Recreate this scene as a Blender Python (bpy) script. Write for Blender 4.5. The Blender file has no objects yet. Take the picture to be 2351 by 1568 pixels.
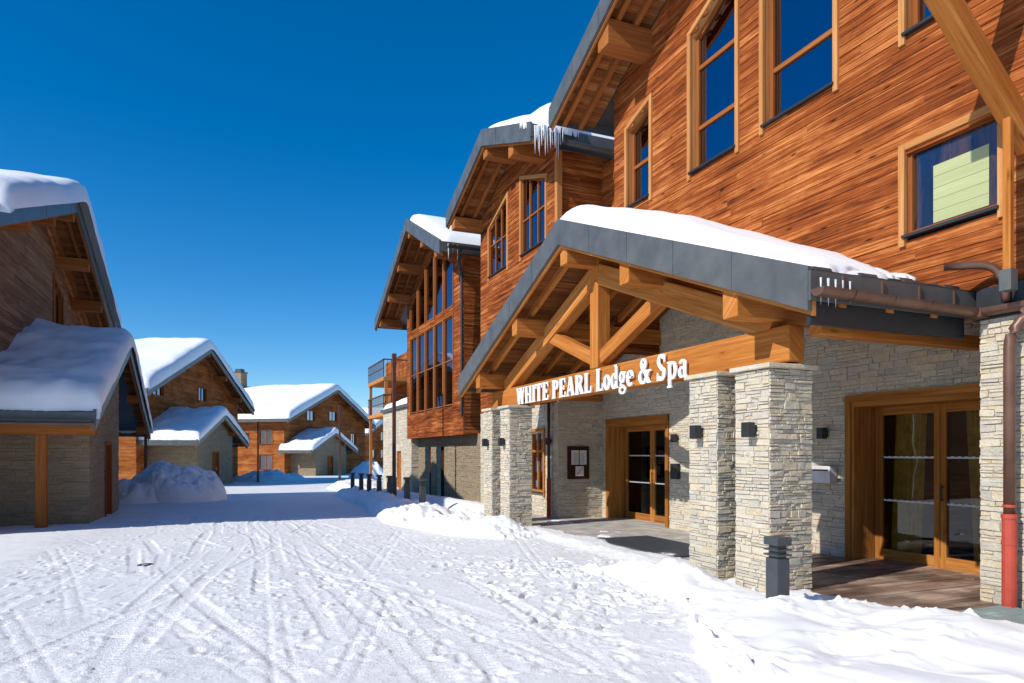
import bpy, math, random
import numpy as np
from mathutils import Vector, Matrix
random.seed(7)
rng=np.random.RandomState(5)
S=bpy.context.scene; COL=S.collection
R=random.random
def rr(a,b): return a+(b-a)*random.random()

# ------------------------------------------------------------ mesh builder
class MB:
    def __init__(s): s.v=[];s.f=[];s.uv=[];s.r=[];s.m=[]
    def face(s,pts,uv=None,r=.5,m=0):
        i=len(s.v); s.v+= [tuple(p) for p in pts]; n=len(pts)
        s.f.append(list(range(i,i+n)))
        s.uv+= list(uv) if uv else [(p[0]+p[1],p[2]) for p in pts]
        s.r.append(r); s.m.append(m)
    def hexa(s,A,B,r=.5,m=0):
        A=[Vector(p) for p in A];B=[Vector(p) for p in B]
        P=A+B
        ex=(A[1]-A[0]).length; ey=(A[3]-A[0]).length; ez=(B[0]-A[0]).length
        c=[(0,0,0),(ex,0,0),(ex,ey,0),(0,ey,0),(0,0,ez),(ex,0,ez),(ex,ey,ez),(0,ey,ez)]
        L=max(range(3),key=lambda k:(ex,ey,ez)[k]); o=[k for k in range(3) if k!=L]
        off=r*37.7
        i=len(s.v); s.v+=[tuple(p) for p in P]
        for f in ((3,2,1,0),(4,5,6,7),(0,1,5,4),(1,2,6,5),(2,3,7,6),(3,0,4,7)):
            s.f.append([i+k for k in f])
            s.uv+=[(c[k][L]+off,c[k][o[0]]+c[k][o[1]]+off*.3) for k in f]
            s.r.append(r); s.m.append(m)
    def box(s,x0,x1,y0,y1,z0,z1,r=None,m=0):
        if r is None: r=R()
        s.hexa([(x0,y0,z0),(x1,y0,z0),(x1,y1,z0),(x0,y1,z0)],[(x0,y0,z1),(x1,y0,z1),(x1,y1,z1),(x0,y1,z1)],r,m)
    def beam(s,p0,p1,w,h,up=(0,0,1),r=None,m=0):
        if r is None: r=R()
        p0=Vector(p0);p1=Vector(p1);d=(p1-p0).normalized();up=Vector(up)
        a=d.cross(up).normalized(); b=a.cross(d).normalized()
        a*=w/2;b*=h/2
        s.hexa([p0-a-b,p0+a-b,p0+a+b,p0-a+b],[p1-a-b,p1+a-b,p1+a+b,p1-a+b],r,m)
    def tube(s,pts,rad,n=12,m=0,half=False,r=.5):
        pts=[Vector(p) for p in pts]; rings=[]
        for i,p in enumerate(pts):
            d=(pts[min(i+1,len(pts)-1)]-pts[max(i-1,0)]).normalized()
            up=Vector((0,0,1)) if abs(d.z)<.95 else Vector((1,0,0))
            a=d.cross(up).normalized(); b=a.cross(d).normalized()
            rd=rad[i] if isinstance(rad,(list,tuple)) else rad
            if half: ring=[p+a*rd*math.cos(t)+b*rd*math.sin(t) for t in [math.pi+math.pi*k/n for k in range(n+1)]]
            else: ring=[p+a*rd*math.cos(t)+b*rd*math.sin(t) for t in [2*math.pi*k/n for k in range(n)]]
            rings.append(ring)
        i0=len(s.v); k=len(rings[0])
        for g in rings: s.v+=[tuple(q) for q in g]
        for i in range(len(rings)-1):
            for j in range(k-1 if half else k):
                j2=(j+1)%k
                s.f.append([i0+i*k+j,i0+i*k+j2,i0+(i+1)*k+j2,i0+(i+1)*k+j]); s.uv+=[(i,j)]*4; s.r.append(r); s.m.append(m)
        if not half:
            for e in (0,len(rings)-1):
                s.f.append([i0+e*k+j for j in range(k)]); s.uv+=[(0,0)]*k; s.r.append(r); s.m.append(m)
    def grid(s,pts,nx,ny,r=.5,m=0):
        i0=len(s.v); s.v+=[tuple(p) for p in pts]
        for a in range(nx-1):
            for b in range(ny-1):
                q=[i0+a*ny+b,i0+(a+1)*ny+b,i0+(a+1)*ny+b+1,i0+a*ny+b+1]
                s.f.append(q); s.uv+=[(s.v[k][0],s.v[k][1]) for k in q]; s.r.append(r); s.m.append(m)
def mk(name,mb,mats,parent=None,bevel=0,smooth=False,label=None):
    me=bpy.data.meshes.new(name); me.from_pydata(mb.v,[],mb.f)
    uvl=me.uv_layers.new(name='UVMap'); uvl.data.foreach_set('uv',np.array(mb.uv,dtype=np.float32).ravel())
    at=me.attributes.new('rnd','FLOAT','FACE'); at.data.foreach_set('value',np.array(mb.r,dtype=np.float32))
    if not isinstance(mats,(list,tuple)): mats=[mats]
    for m in mats: me.materials.append(m)
    me.polygons.foreach_set('material_index',np.array(mb.m,dtype=np.int32))
    if smooth: me.polygons.foreach_set('use_smooth',np.ones(len(mb.f),dtype=bool))
    me.update()
    o=bpy.data.objects.new(name,me); COL.objects.link(o)
    if parent: o.parent=parent
    if bevel:
        b=o.modifiers.new('bevel','BEVEL'); b.width=bevel; b.segments=2; b.limit_method='ANGLE'
    if label: o['label']=label
    return o
def root(name,label,cat,loc=(0,0,0),rz=0,group=None):
    o=bpy.data.objects.new(name,None); COL.objects.link(o); o.location=loc; o.rotation_euler=(0,0,rz); o.empty_display_size=.3
    o['label']=label;o['category']=cat
    if group:o['group']=group
    return o
def copy_thing(o,loc,rz=None,scale=None):
    n=o.copy(); COL.objects.link(n); n.location=loc
    if rz is not None: n.rotation_euler=(0,0,rz)
    if scale: n.scale=scale
    for c in o.children:
        k=c.copy(); COL.objects.link(k); k.parent=n
    return n

# ------------------------------------------------------------ materials
class NT:
    def __init__(s,name):
        s.mat=bpy.data.materials.new(name); s.mat.use_nodes=True; s.t=s.mat.node_tree; s.n=s.t.nodes; s.b=s.n['Principled BSDF']
    def new(s,ty,**k):
        x=s.n.new(ty)
        for a,b in k.items(): setattr(x,a,b)
        return x
    def l(s,a,b): s.t.links.new(a,b)
    def math(s,op,a,b=None,c=None):
        x=s.new('ShaderNodeMath',operation=op)
        for i,q in enumerate((a,b,c)):
            if q is None: continue
            if isinstance(q,(int,float)): x.inputs[i].default_value=q
            else: s.l(q,x.inputs[i])
        return x.outputs[0]
    def ramp(s,fac,stops):
        x=s.new('ShaderNodeValToRGB'); e=x.color_ramp.elements
        while len(e)<len(stops): e.new(.5)
        for i,(p,c) in enumerate(stops): e[i].position=p; e[i].color=(*c,1)
        s.l(fac,x.inputs[0]); return x.outputs[0]
    def noise(s,vec,scale,detail=4,rough=.55,dist=0):
        x=s.new('ShaderNodeTexNoise'); x.inputs['Scale'].default_value=scale; x.inputs['Detail'].default_value=detail; x.inputs['Roughness'].default_value=rough; x.inputs['Distortion'].default_value=dist
        if vec is not None: s.l(vec,x.inputs['Vector'])
        return x.outputs['Fac']
    def mapv(s,vec,sc,rot=(0,0,0)):
        x=s.new('ShaderNodeMapping'); x.inputs['Scale'].default_value=sc; x.inputs['Rotation'].default_value=rot; s.l(vec,x.inputs['Vector']); return x.outputs[0]
    def mix(s,fac,a,b,bt='MIX'):
        x=s.new('ShaderNodeMix',data_type='RGBA',blend_type=bt)
        if isinstance(fac,(int,float)): x.inputs[0].default_value=fac
        else: s.l(fac,x.inputs[0])
        for i,q in ((6,a),(7,b)):
            if isinstance(q,tuple): x.inputs[i].default_value=(*q,1)
            else: s.l(q,x.inputs[i])
        return x.outputs[2]
    def bump(s,h,strength=.3,dist=.02):
        x=s.new('ShaderNodeBump'); x.inputs['Strength'].default_value=strength; x.inputs['Distance'].default_value=dist
        s.l(h,x.inputs['Height']); s.l(x.outputs[0],s.b.inputs['Normal'])
    def set(s,**k):
        for a,v in k.items():
            s.b.inputs[{'rough':'Roughness','metal':'Metallic','col':'Base Color','spec':'Specular IOR Level'}[a]].default_value=v if a!='col' else (*v,1)

def wood(name,dark,mid,light,var=.8,knots=.5,fine=1.0,streak=1.0,grain=1.3,wall=False,wet=0):
    m=NT(name); uv=m.new('ShaderNodeTexCoord').outputs['UV']; tc=m.new('ShaderNodeTexCoord').outputs['Object']
    rnd=m.new('ShaderNodeAttribute',attribute_name='rnd').outputs['Fac']
    g=m.noise(m.mapv(uv,(.7*fine,38*fine,1)),1.0,8,.72,.7)
    big=m.noise(m.mapv(uv,(.55,8,1)),1.0,5,.65,1.2)
    f=m.math('MULTIPLY_ADD',g,grain,m.math('MULTIPLY_ADD',big,1.1*streak,m.math('MULTIPLY_ADD',rnd,.40*var,.52-grain*.5-.55*streak-.20*var)))
    if wall:
        f=m.math('ADD',f,m.math('MULTIPLY_ADD',m.noise(m.mapv(tc,(1,1,1.6)),.5,5,.68),.9,-.47))
    col=m.ramp(f,[(0.08,dark),(.33,tuple(a*.6+b*.4 for a,b in zip(mid,dark))),(.52,mid),(.85,light)])
    vo=m.new('ShaderNodeTexVoronoi'); vo.inputs['Scale'].default_value=1; m.l(m.mapv(uv,(1.7,7,1)),vo.inputs['Vector'])
    k=m.ramp(vo.outputs['Distance'],[(.05,(knots,)*3),(.15,(0,0,0))])
    kk=m.new('ShaderNodeSeparateColor'); m.l(k,kk.inputs[0])
    col=m.mix(kk.outputs[0],col,tuple(a*.7 for a in dark))
    if wet:
        wn=m.noise(tc,1.1,4,.6)
        col=m.mix(1.0,col,m.ramp(wn,[(.42,(1,1,1)),(.56,(.42,.40,.40))]),'MULTIPLY')
    m.l(col,m.b.inputs['Base Color']); m.set(rough=.85 if not wet else .5,spec=.06 if not wet else .4)
    m.bump(g,.4,.012)
    return m.mat
M={}
M['facade']=wood('burnt_larch_cladding',(.036,.011,.006),(.265,.066,.016),(.54,.205,.062),var=.42,knots=.9,wall=True,streak=1.15,grain=1.45)
M['facade_far']=wood('larch_cladding',(.06,.018,.007),(.30,.088,.022),(.50,.21,.07),var=.5,knots=.3,wall=True)
M['weath']=wood('weathered_cladding',(.065,.032,.018),(.25,.125,.065),(.40,.24,.14),var=.6,knots=.3)
M['soffit']=wood('soffit_boards',(.045,.016,.007),(.23,.08,.024),(.40,.17,.06),var=.8,knots=.5,streak=.7)
M['timber']=wood('glulam_timber',(.20,.06,.012),(.43,.155,.034),(.58,.27,.085),var=.35,knots=.7,fine=.7,streak=.8,grain=1.2)
M['timberd']=wood('dark_timber',(.12,.038,.012),(.32,.11,.03),(.48,.21,.07),var=.4,knots=.4,fine=.7,streak=.7,grain=.9)
M['trim']=wood('larch_trim',(.22,.08,.025),(.46,.20,.065),(.62,.34,.14),var=.4,knots=.3,fine=.8,streak=.6,grain=.9)
M['frame']=wood('window_frame_wood',(.11,.03,.010),(.28,.09,.025),(.40,.165,.05),var=.4,knots=0,streak=.6,grain=.7)
M['door']=wood('golden_door_wood',(.13,.045,.010),(.34,.13,.028),(.52,.24,.065),var=.6,knots=.5,streak=.8,grain=1.1)
M['deck']=wood('deck_boards',(.12,.07,.05),(.38,.25,.18),(.58,.46,.36),var=.9,knots=.2,wet=1)
M['plank_reflection']=wood('pale_plank_reflection',(.28,.30,.15),(.38,.41,.21),(.46,.49,.27),var=.3,knots=.2,streak=.5,grain=.6)  # reflection of pale planks, painted as a panel just in front of the pane
M['board']=wood('dark_board',(.02,.01,.006),(.05,.02,.012),(.09,.04,.02),var=.4,knots=0)

def stone(name,bright=1.0,scale=1.0,tint=(1,1,1)):
    m=NT(name); tc=m.new('ShaderNodeTexCoord').outputs['Object']
    rnd=m.new('ShaderNodeAttribute',attribute_name='rnd').outputs['Fac']
    n1=m.noise(tc,8*scale,6,.68); n2=m.noise(tc,40*scale,6,.72); n0=m.noise(tc,1.5,4,.6)
    f=m.math('MULTIPLY_ADD',n1,.85,m.math('MULTIPLY_ADD',rnd,.58,m.math('MULTIPLY_ADD',n0,.4,-.42)))
    b=bright
    def c(*v): return tuple(min(.85,q*b*t) for q,t in zip(v,tint))
    col=m.ramp(f,[(0.0,c(.38,.35,.30)),(.2,c(.50,.46,.385)),(.42,c(.59,.535,.435)),(.6,c(.65,.57,.43)),(.72,c(.59,.475,.32)),(.8,c(.62,.56,.46)),(1,c(.72,.67,.57))])
    col=m.mix(.42,col,m.ramp(n2,[(.28,(.46,.44,.41)),(.62,(1,1,1))]),'MULTIPLY')
    mort=m.math('LESS_THAN',rnd,-.5)
    col=m.mix(mort,col,c(.38,.34,.28))
    m.l(col,m.b.inputs['Base Color']); m.set(rough=.9,spec=.12)
    m.bump(m.math('ADD',n2,m.math('MULTIPLY',n1,1.4)),.75,.026)
    return m.mat
M['stone']=stone('ledge_stone',1.04)
M['stone_shaded']=stone('shaded_ledge_stone',.50,.8,(1.08,.95,.80))  # same ledge stone, its colour darkened to carry the shade on these walls
def plain(name,col,rough=.5,metal=0,nz=.15,ns=6,spec=.5,bump=0):
    m=NT(name); tc=m.new('ShaderNodeTexCoord').outputs['Object']; n=m.noise(tc,ns,4)
    c=m.ramp(n,[(.3,tuple(a*(1-nz) for a in col)),(.7,tuple(min(1,a*(1+nz)) for a in col))])
    m.l(c,m.b.inputs['Base Color']); m.set(rough=rough,metal=metal,spec=spec)
    if bump: m.bump(m.noise(tc,ns*6,3),bump,.01)
    return m.mat
M['metal']=plain('grey_zinc_fascia',(.088,.093,.092),.42,nz=.22,ns=3)
M['tile']=plain('dark_roof_tile',(.045,.048,.052),.5,bump=.2)
M['black']=plain('black_metal',(.02,.021,.024),.45)
M['boll']=plain('anthracite_metal',(.045,.052,.058),.45)
M['copper']=plain('brown_copper',(.16,.085,.06),.38,.4,nz=.25,ns=3)
M['red']=plain('red_painted_metal',(.42,.055,.03),.5,nz=.12)
M['rust']=plain('rusty_steel',(.10,.035,.02),.7,nz=.3,ns=9)
M['white']=plain('white_lettering_paint',(.90,.90,.90),.4,nz=.02)
M['paper']=plain('printed_paper',(.6,.6,.58),.6,nz=.1,ns=60)
M['steel']=plain('brushed_steel',(.60,.60,.60),.4,.1)
M['curtain']=plain('olive_curtain',(.62,.43,.07),.8,nz=.3,ns=9)
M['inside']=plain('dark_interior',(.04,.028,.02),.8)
m=NT('ice'); m.set(col=(.90,.94,.97),rough=.12); m.b.inputs['Transmission Weight'].default_value=.35; m.b.inputs['IOR'].default_value=1.31; M['ice']=m.mat
def glass(name,tr,tint=(.014,.013,.012)):
    m=NT(name); out=m.n['Material Output']
    tc=m.new('ShaderNodeTexCoord').outputs['Object']
    m.set(col=tint,rough=.35)
    if not tr: m.l(m.ramp(m.noise(m.mapv(tc,(1,2.6,.45)),1.3,4,.6),[(.42,(.006,.007,.010)),(.52,(.07,.038,.018)),(.60,(.03,.02,.015)),(.70,(.26,.15,.08))]),m.b.inputs['Base Color'])
    gl=m.new('ShaderNodeBsdfGlossy'); gl.inputs['Roughness'].default_value=.012; gl.inputs['Color'].default_value=(.27,.27,.36,1) if not tr else (.6,.62,.66,1)
    bp=m.new('ShaderNodeBump'); bp.inputs['Strength'].default_value=.12; bp.inputs['Distance'].default_value=.02; m.l(m.noise(tc,1.6,1),bp.inputs['Height']); m.l(bp.outputs[0],gl.inputs['Normal'])
    base=m.b.outputs[0]
    if tr:
        t=m.new('ShaderNodeBsdfTransparent'); t.inputs['Color'].default_value=(.80,.77,.70,1); base=t.outputs[0]
    fr=m.new('ShaderNodeFresnel'); fr.inputs['IOR'].default_value=1.5
    fac=m.math('MULTIPLY_ADD',fr.outputs[0],1.0,.02 if tr else .10)
    mx=m.new('ShaderNodeMixShader'); m.l(fac,mx.inputs[0]); m.l(base,mx.inputs[1]); m.l(gl.outputs[0],mx.inputs[2]); m.l(mx.outputs[0],out.inputs[0])
    return m.mat
M['glass']=glass('window_glass',False); M['dglass']=glass('door_glass',True)
def snowmat(name,base,b1,s1,b2,s2,attr=False):
    m=NT(name); tc=m.new('ShaderNodeTexCoord').outputs['Object']
    n1=m.noise(tc,s1,6,.6); n2=m.noise(tc,s2,4,.7)
    c=m.ramp(n1,[(.3,tuple(a*.96 for a in base)),(.7,base)])
    h=m.math('MULTIPLY_ADD',n1,b1,m.math('MULTIPLY',n2,b2))
    if attr:
        a=m.new('ShaderNodeAttribute',attribute_name='road').outputs['Fac']
        dirt=m.noise(tc,.9,5,.6); d2=m.noise(tc,5,5,.7)
        rc=m.ramp(m.math('ADD',m.math('MULTIPLY',dirt,.5),m.math('MULTIPLY',d2,.5)),[(.34,(.76,.76,.755)),(.6,(.87,.87,.87))])
        c=m.mix(a,c,rc)
        h=m.math('MULTIPLY',h,m.math('MULTIPLY_ADD',a,.8,.2))
    m.l(c,m.b.inputs['Base Color']); m.set(rough=.55,spec=.3)
    m.bump(h,1.0,.04)
    return m.mat
M['snow']=snowmat('roof_snow',(.90,.905,.91),.35,1.5,.04,30)
M['ground']=snowmat('trampled_snow',(.90,.905,.91),.28,16,.24,55,True)
M['pile']=snowmat('piled_snow',(.88,.89,.90),1.4,2.5,.4,14)

# ------------------------------------------------------------ noise in numpy
def vn(x,y,seed=0):
    x=np.asarray(x,float);y=np.asarray(y,float)
    xi=np.floor(x).astype(np.int64);yi=np.floor(y).astype(np.int64);xf=x-xi;yf=y-yi
    def h(a,b):
        n=(a*374761393+b*668265263+seed*1442695041)&0x7fffffff
        n=((n^(n>>13))*1274126177)&0x7fffffff
        return ((n^(n>>16))&0xffff)/65535.
    u=xf*xf*(3-2*xf);v=yf*yf*(3-2*yf)
    return (h(xi,yi)*(1-u)+h(xi+1,yi)*u)*(1-v)+(h(xi,yi+1)*(1-u)+h(xi+1,yi+1)*u)*v
def fbm(x,y,seed=0,o=4):
    r=0;a=.5;f=1
    for i in range(o): r=r+a*(vn(x*f,y*f,seed+i)-.5); a*=.5; f*=2.03
    return r
def gz(Y): return -.012*max(0,Y-8)

# ------------------------------------------------------------ wall generators
def ivals(u0,u1,z,holes):
    iv=[(u0,u1)]
    for h in holes:
        if callable(h):
            q=h(z)
            if q is None: continue
            a,b=q
        else:
            a,b,z0,za,zb=h
            lo=min(za,zb);hi=max(za,zb)
            if z<=z0 or z>=hi: continue
            if z>lo:
                t=(z-za)/(zb-za); um=a+(b-a)*t
                if zb>za: a=um
                else: b=um
        n=[]
        for p,q in iv:
            if b<=p or a>=q: n.append((p,q)); continue
            if a>p: n.append((p,a))
            if b<q: n.append((b,q))
        iv=n
    return [(p,q) for p,q in iv if q-p>.02]
def planks(mb,P,u0,u1,z0,z1,holes=(),course=.14,lim=None,lw=(3.5,9)):
    n=max(1,round((z1-z0)/course)); c=(z1-z0)/n
    for i in range(n):
        a=z0+i*c;b=a+c
        U0,U1=u0,u1; T0,T1=u0,u1
        if lim:
            q0=lim(a);q1=lim(b)
            if q0 is None: continue
            if q1 is None: q1=((q0[0]+q0[1])/2,)*2
            U0,U1=max(u0,q0[0]),min(u1,q0[1]); T0,T1=max(u0,q1[0]),min(u1,q1[1])
            if U1<=U0: continue
        for p,q in ivals(U0,U1,(a+b)/2,holes):
            x=p-rr(0,lw[0])
            while x<q:
                L=rr(*lw); e=x+L
                if q-e<.4: e=q
                s=max(x,p);e2=min(e,q)
                if e2-s>.01:
                    r=R(); o=rr(.018,.024)
                    st=max(s,T0) if s==U0 else s; et=min(e2,T1) if e2==U1 else e2
                    g=.0012
                    mb.face([P(s+g,a,o+.004),P(e2-g,a,o+.004),P(et-g,b,o-.006),P(st+g,b,o-.006)],
                            [(s+r*50,a),(e2+r*50,a),(et+r*50,b),(st+r*50,b)],r)
                    mb.face([P(s,a,o+.004),P(e2,a,o+.004),P(e2,a,-.01),P(s,a,-.01)],[(s,0)]*4,0)
                x=e
def stones(mb,P,u0,u1,z0,z1,holes=(),ch=(.035,.115),lw=(.10,.36),lim=None,prot=.024,ext=.012):
    z=z0
    while z<z1-.01:
        h=rr(*ch); b=min(z+h,z1)
        if z1-b<.03: b=z1
        U0,U1=u0,u1
        if lim:
            q=lim((z+b)/2)
            if q is None: z=b; continue
            U0,U1=max(u0,q[0]),min(u1,q[1])
            if U1<=U0: z=b; continue
        for p,q in ivals(U0,U1,(z+b)/2,holes):
            mb.face([P(p,z,0.006),P(q,z,0.006),P(q,b,0.006),P(p,b,0.006)],None,-1)
            x=p
            while x<q-.001:
                e=x+rr(*lw)*(.6 if R()<.3 else 1)
                if q-e<.08: e=q
                g=.003
                s0=x+g-(ext if x==p else 0); e0=e-g+(ext if e==q else 0)
                J=min(.010,(b-z)*.13)
                j=lambda: rr(-J,J)
                lay=[(z,b)]
                if b-z>.065 and R()<.5:
                    zm=z+(b-z)*rr(.35,.65); lay=[(z,zm),(zm,b)]
                for za_,zb_ in lay:
                    r=R()*.999; o=rr(.011,prot)
                    z_a=za_+g;z_b=zb_-g
                    F=[P(s0+.003+j()*.8,z_a+.003+j(),o+j()*.6),P(e0-.003+j()*.8,z_a+.003+j(),o+j()*.6),P(e0-.003+j()*.8,z_b-.003+j(),o+j()*.6),P(s0+.003+j()*.8,z_b-.003+j(),o+j()*.6)]
                    B=[P(s0,z_a,0),P(e0,z_a,0),P(e0,z_b,0),P(s0,z_b,0)]
                    mb.face(F,None,r)
                    for k in range(4):
                        k2=(k+1)%4; mb.face([B[k],B[k2],F[k2],F[k]],None,r)
                x=e
        z=b
def Pfront(x=0): return lambda u,z,o: (x-o,u,z)
def Pside(y,sg): return lambda u,z,o: (u,y+sg*o,z)
def bar(mb,P,a,b,w,o0,o1,r=None):
    ax,az=a;bx,bz=b;L=math.hypot(bx-ax,bz-az);dx=(bx-ax)/L;dz=(bz-az)/L;px,pz=-dz*w/2,dx*w/2
    q=[(ax-px,az-pz),(bx-px,bz-pz),(bx+px,bz+pz),(ax+px,az+pz)]
    mb.hexa([P(u,z,o0) for u,z in q],[P(u,z,o1) for u,z in q],R() if r is None else r)
def window(par,P,ua,ub,z0,za,zb,hor=(),ver=(),tw=.10,deep=.10,fw=.06,trim='trim',fmat='frame',name='window',proud=.06,sill=True,plank_reflection=None):
    mb=MB()
    t=tw/2
    bar(mb,P,(ua-t,z0-tw*1.6),(ua-t,za+.05),tw,-.0,proud)
    bar(mb,P,(ub+t,z0-tw*1.6),(ub+t,zb+.05),tw,-.0,proud)
    bar(mb,P,(ua-tw,za+t),(ub+tw,zb+t),tw,0.002,proud-.004)
    for a,b in (((ua,z0),(ua,za)),((ub,z0),(ub,zb)),((ua,za),(ub,zb)),((ua,z0),(ub,z0))):
        mb.face([P(*a,.01),P(*b,.01),P(*b,-deep-.02),P(*a,-deep-.02)],[(a[1],0),(b[1],0),(b[1],.1),(a[1],.1)],R())
    w=mk(name,mb,M[trim],par)
    f=MB(); h=fw/2
    bar(f,P,(ua+h,z0),(ua+h,za),fw,-deep,-deep+.05); bar(f,P,(ub-h,z0),(ub-h,zb),fw,-deep,-deep+.05)
    bar(f,P,(ua+fw,z0+h),(ub-fw,z0+h),fw,-deep,-deep+.048); bar(f,P,(ua+fw,za-h),(ub-fw,zb-h),fw,-deep,-deep+.048)
    for z in hor: bar(f,P,(ua+fw,z),(ub-fw,z),fw,-deep,-deep+.046)
    for u in ver: bar(f,P,(u,z0+fw),(u,za+(zb-za)*(u-ua)/(ub-ua)-fw),fw,-deep,-deep+.052)
    mk('frame',f,M[fmat],w)
    g=MB(); g.face([P(ua,z0,-deep+.01),P(ub,z0,-deep+.01),P(ub,zb,-deep+.01),P(ua,za,-deep+.01)]); mk('pane',g,M['glass'],w)
    if sill:
        s=MB(); bar(s,P,(ua-.02,z0-.02),(ub+.02,z0-.02),.035,-.05,proud+.03); mk('sill',s,M['black'],w)
    if plank_reflection:
        s=MB(); a,b,c,d=plank_reflection
        n=5
        for i in range(n):
            s.face([P(a,c+(d-c)*i/n+.004,-deep+.014),P(b,c+(d-c)*i/n+.004,-deep+.014),P(b,c+(d-c)*(i+1)/n,-deep+.014),P(a,c+(d-c)*(i+1)/n,-deep+.014)],[(a,i*.2),(b,i*.2),(b,i*.2+.2),(a,i*.2+.2)],R())
        mk('plank_reflection',s,M['plank_reflection'],w)
    return w

# ------------------------------------------------------------ roof
def snow(par,x0,x1,yl,yr,za,s,T=.4,r=.35,nx=34,ny=60,seed=1,edge=None,lump=.0,name='roof_snow',ryl=None,droop=0,bulge=0):
    us=.5-.5*np.cos(np.pi*np.linspace(0,1,nx)); vs=.5-.5*np.cos(np.pi*np.linspace(0,1,ny))
    us=.6*us+.4*np.linspace(0,1,nx); vs=.5*vs+.5*np.linspace(0,1,ny)
    pts=[]
    for a in us:
        x=x0+(x1-x0)*a
        l,rt=yl,yr
        if edge: l,rt=edge(x)
        l+=.12*float(fbm(x*1.6,3.1,seed)); rt+=.12*float(fbm(x*1.6,9.1,seed))
        for b in vs:
            y=l+(rt-l)*b
            ex=min(x-x0,x1-x+2.0)/ r
            eyl=(y-l)/(ryl or r*1.3); eyr=(rt-y)/(r*1.3)
            ex=max(0,min(1,ex));ey=max(0,min(1,eyl,eyr))
            fx=(1-(1-ex)**2)**.5; fy=(1-(1-ey)**2)**.5
            if ryl and eyl<eyr: fy=.45*min(1,eyl*6)**.5+.55*max(0,min(1,eyl))**1.1
            if ryl and eyl<eyr and eyl<1e-6: fy=0
            e=fx*fy
            xx=x-bulge*fx*(1-ex)*(1 if a<.5 else 0)*(1+1.5*float(fbm(y*.7,2.2,seed+5)))
            if a==0: xx=x+.10*float(fbm(y*.9,7.7,seed+3))
            t=T*e*(1+.55*float(fbm(x*.45,y*.45,seed,3)))+lump*e*float(fbm(x*1.3,y*1.3,seed+9,3))
            zz=za-s*math.sqrt(y*y+.12)+s*.34*(1-min(1,abs(y)/2))*.3
            dz=0
            if droop and e==0 and (b==0 or b==1): dz=-droop*(.4+1.2*abs(float(fbm(x*1.1,5.5,seed+4)))*2)
            pts.append((xx,y,zz+t-.01 if e>0 else zz-.05+dz))
    mb=MB(); mb.grid(pts,nx,ny); return mk(name,mb,M['snow'],par,smooth=True)
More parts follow.
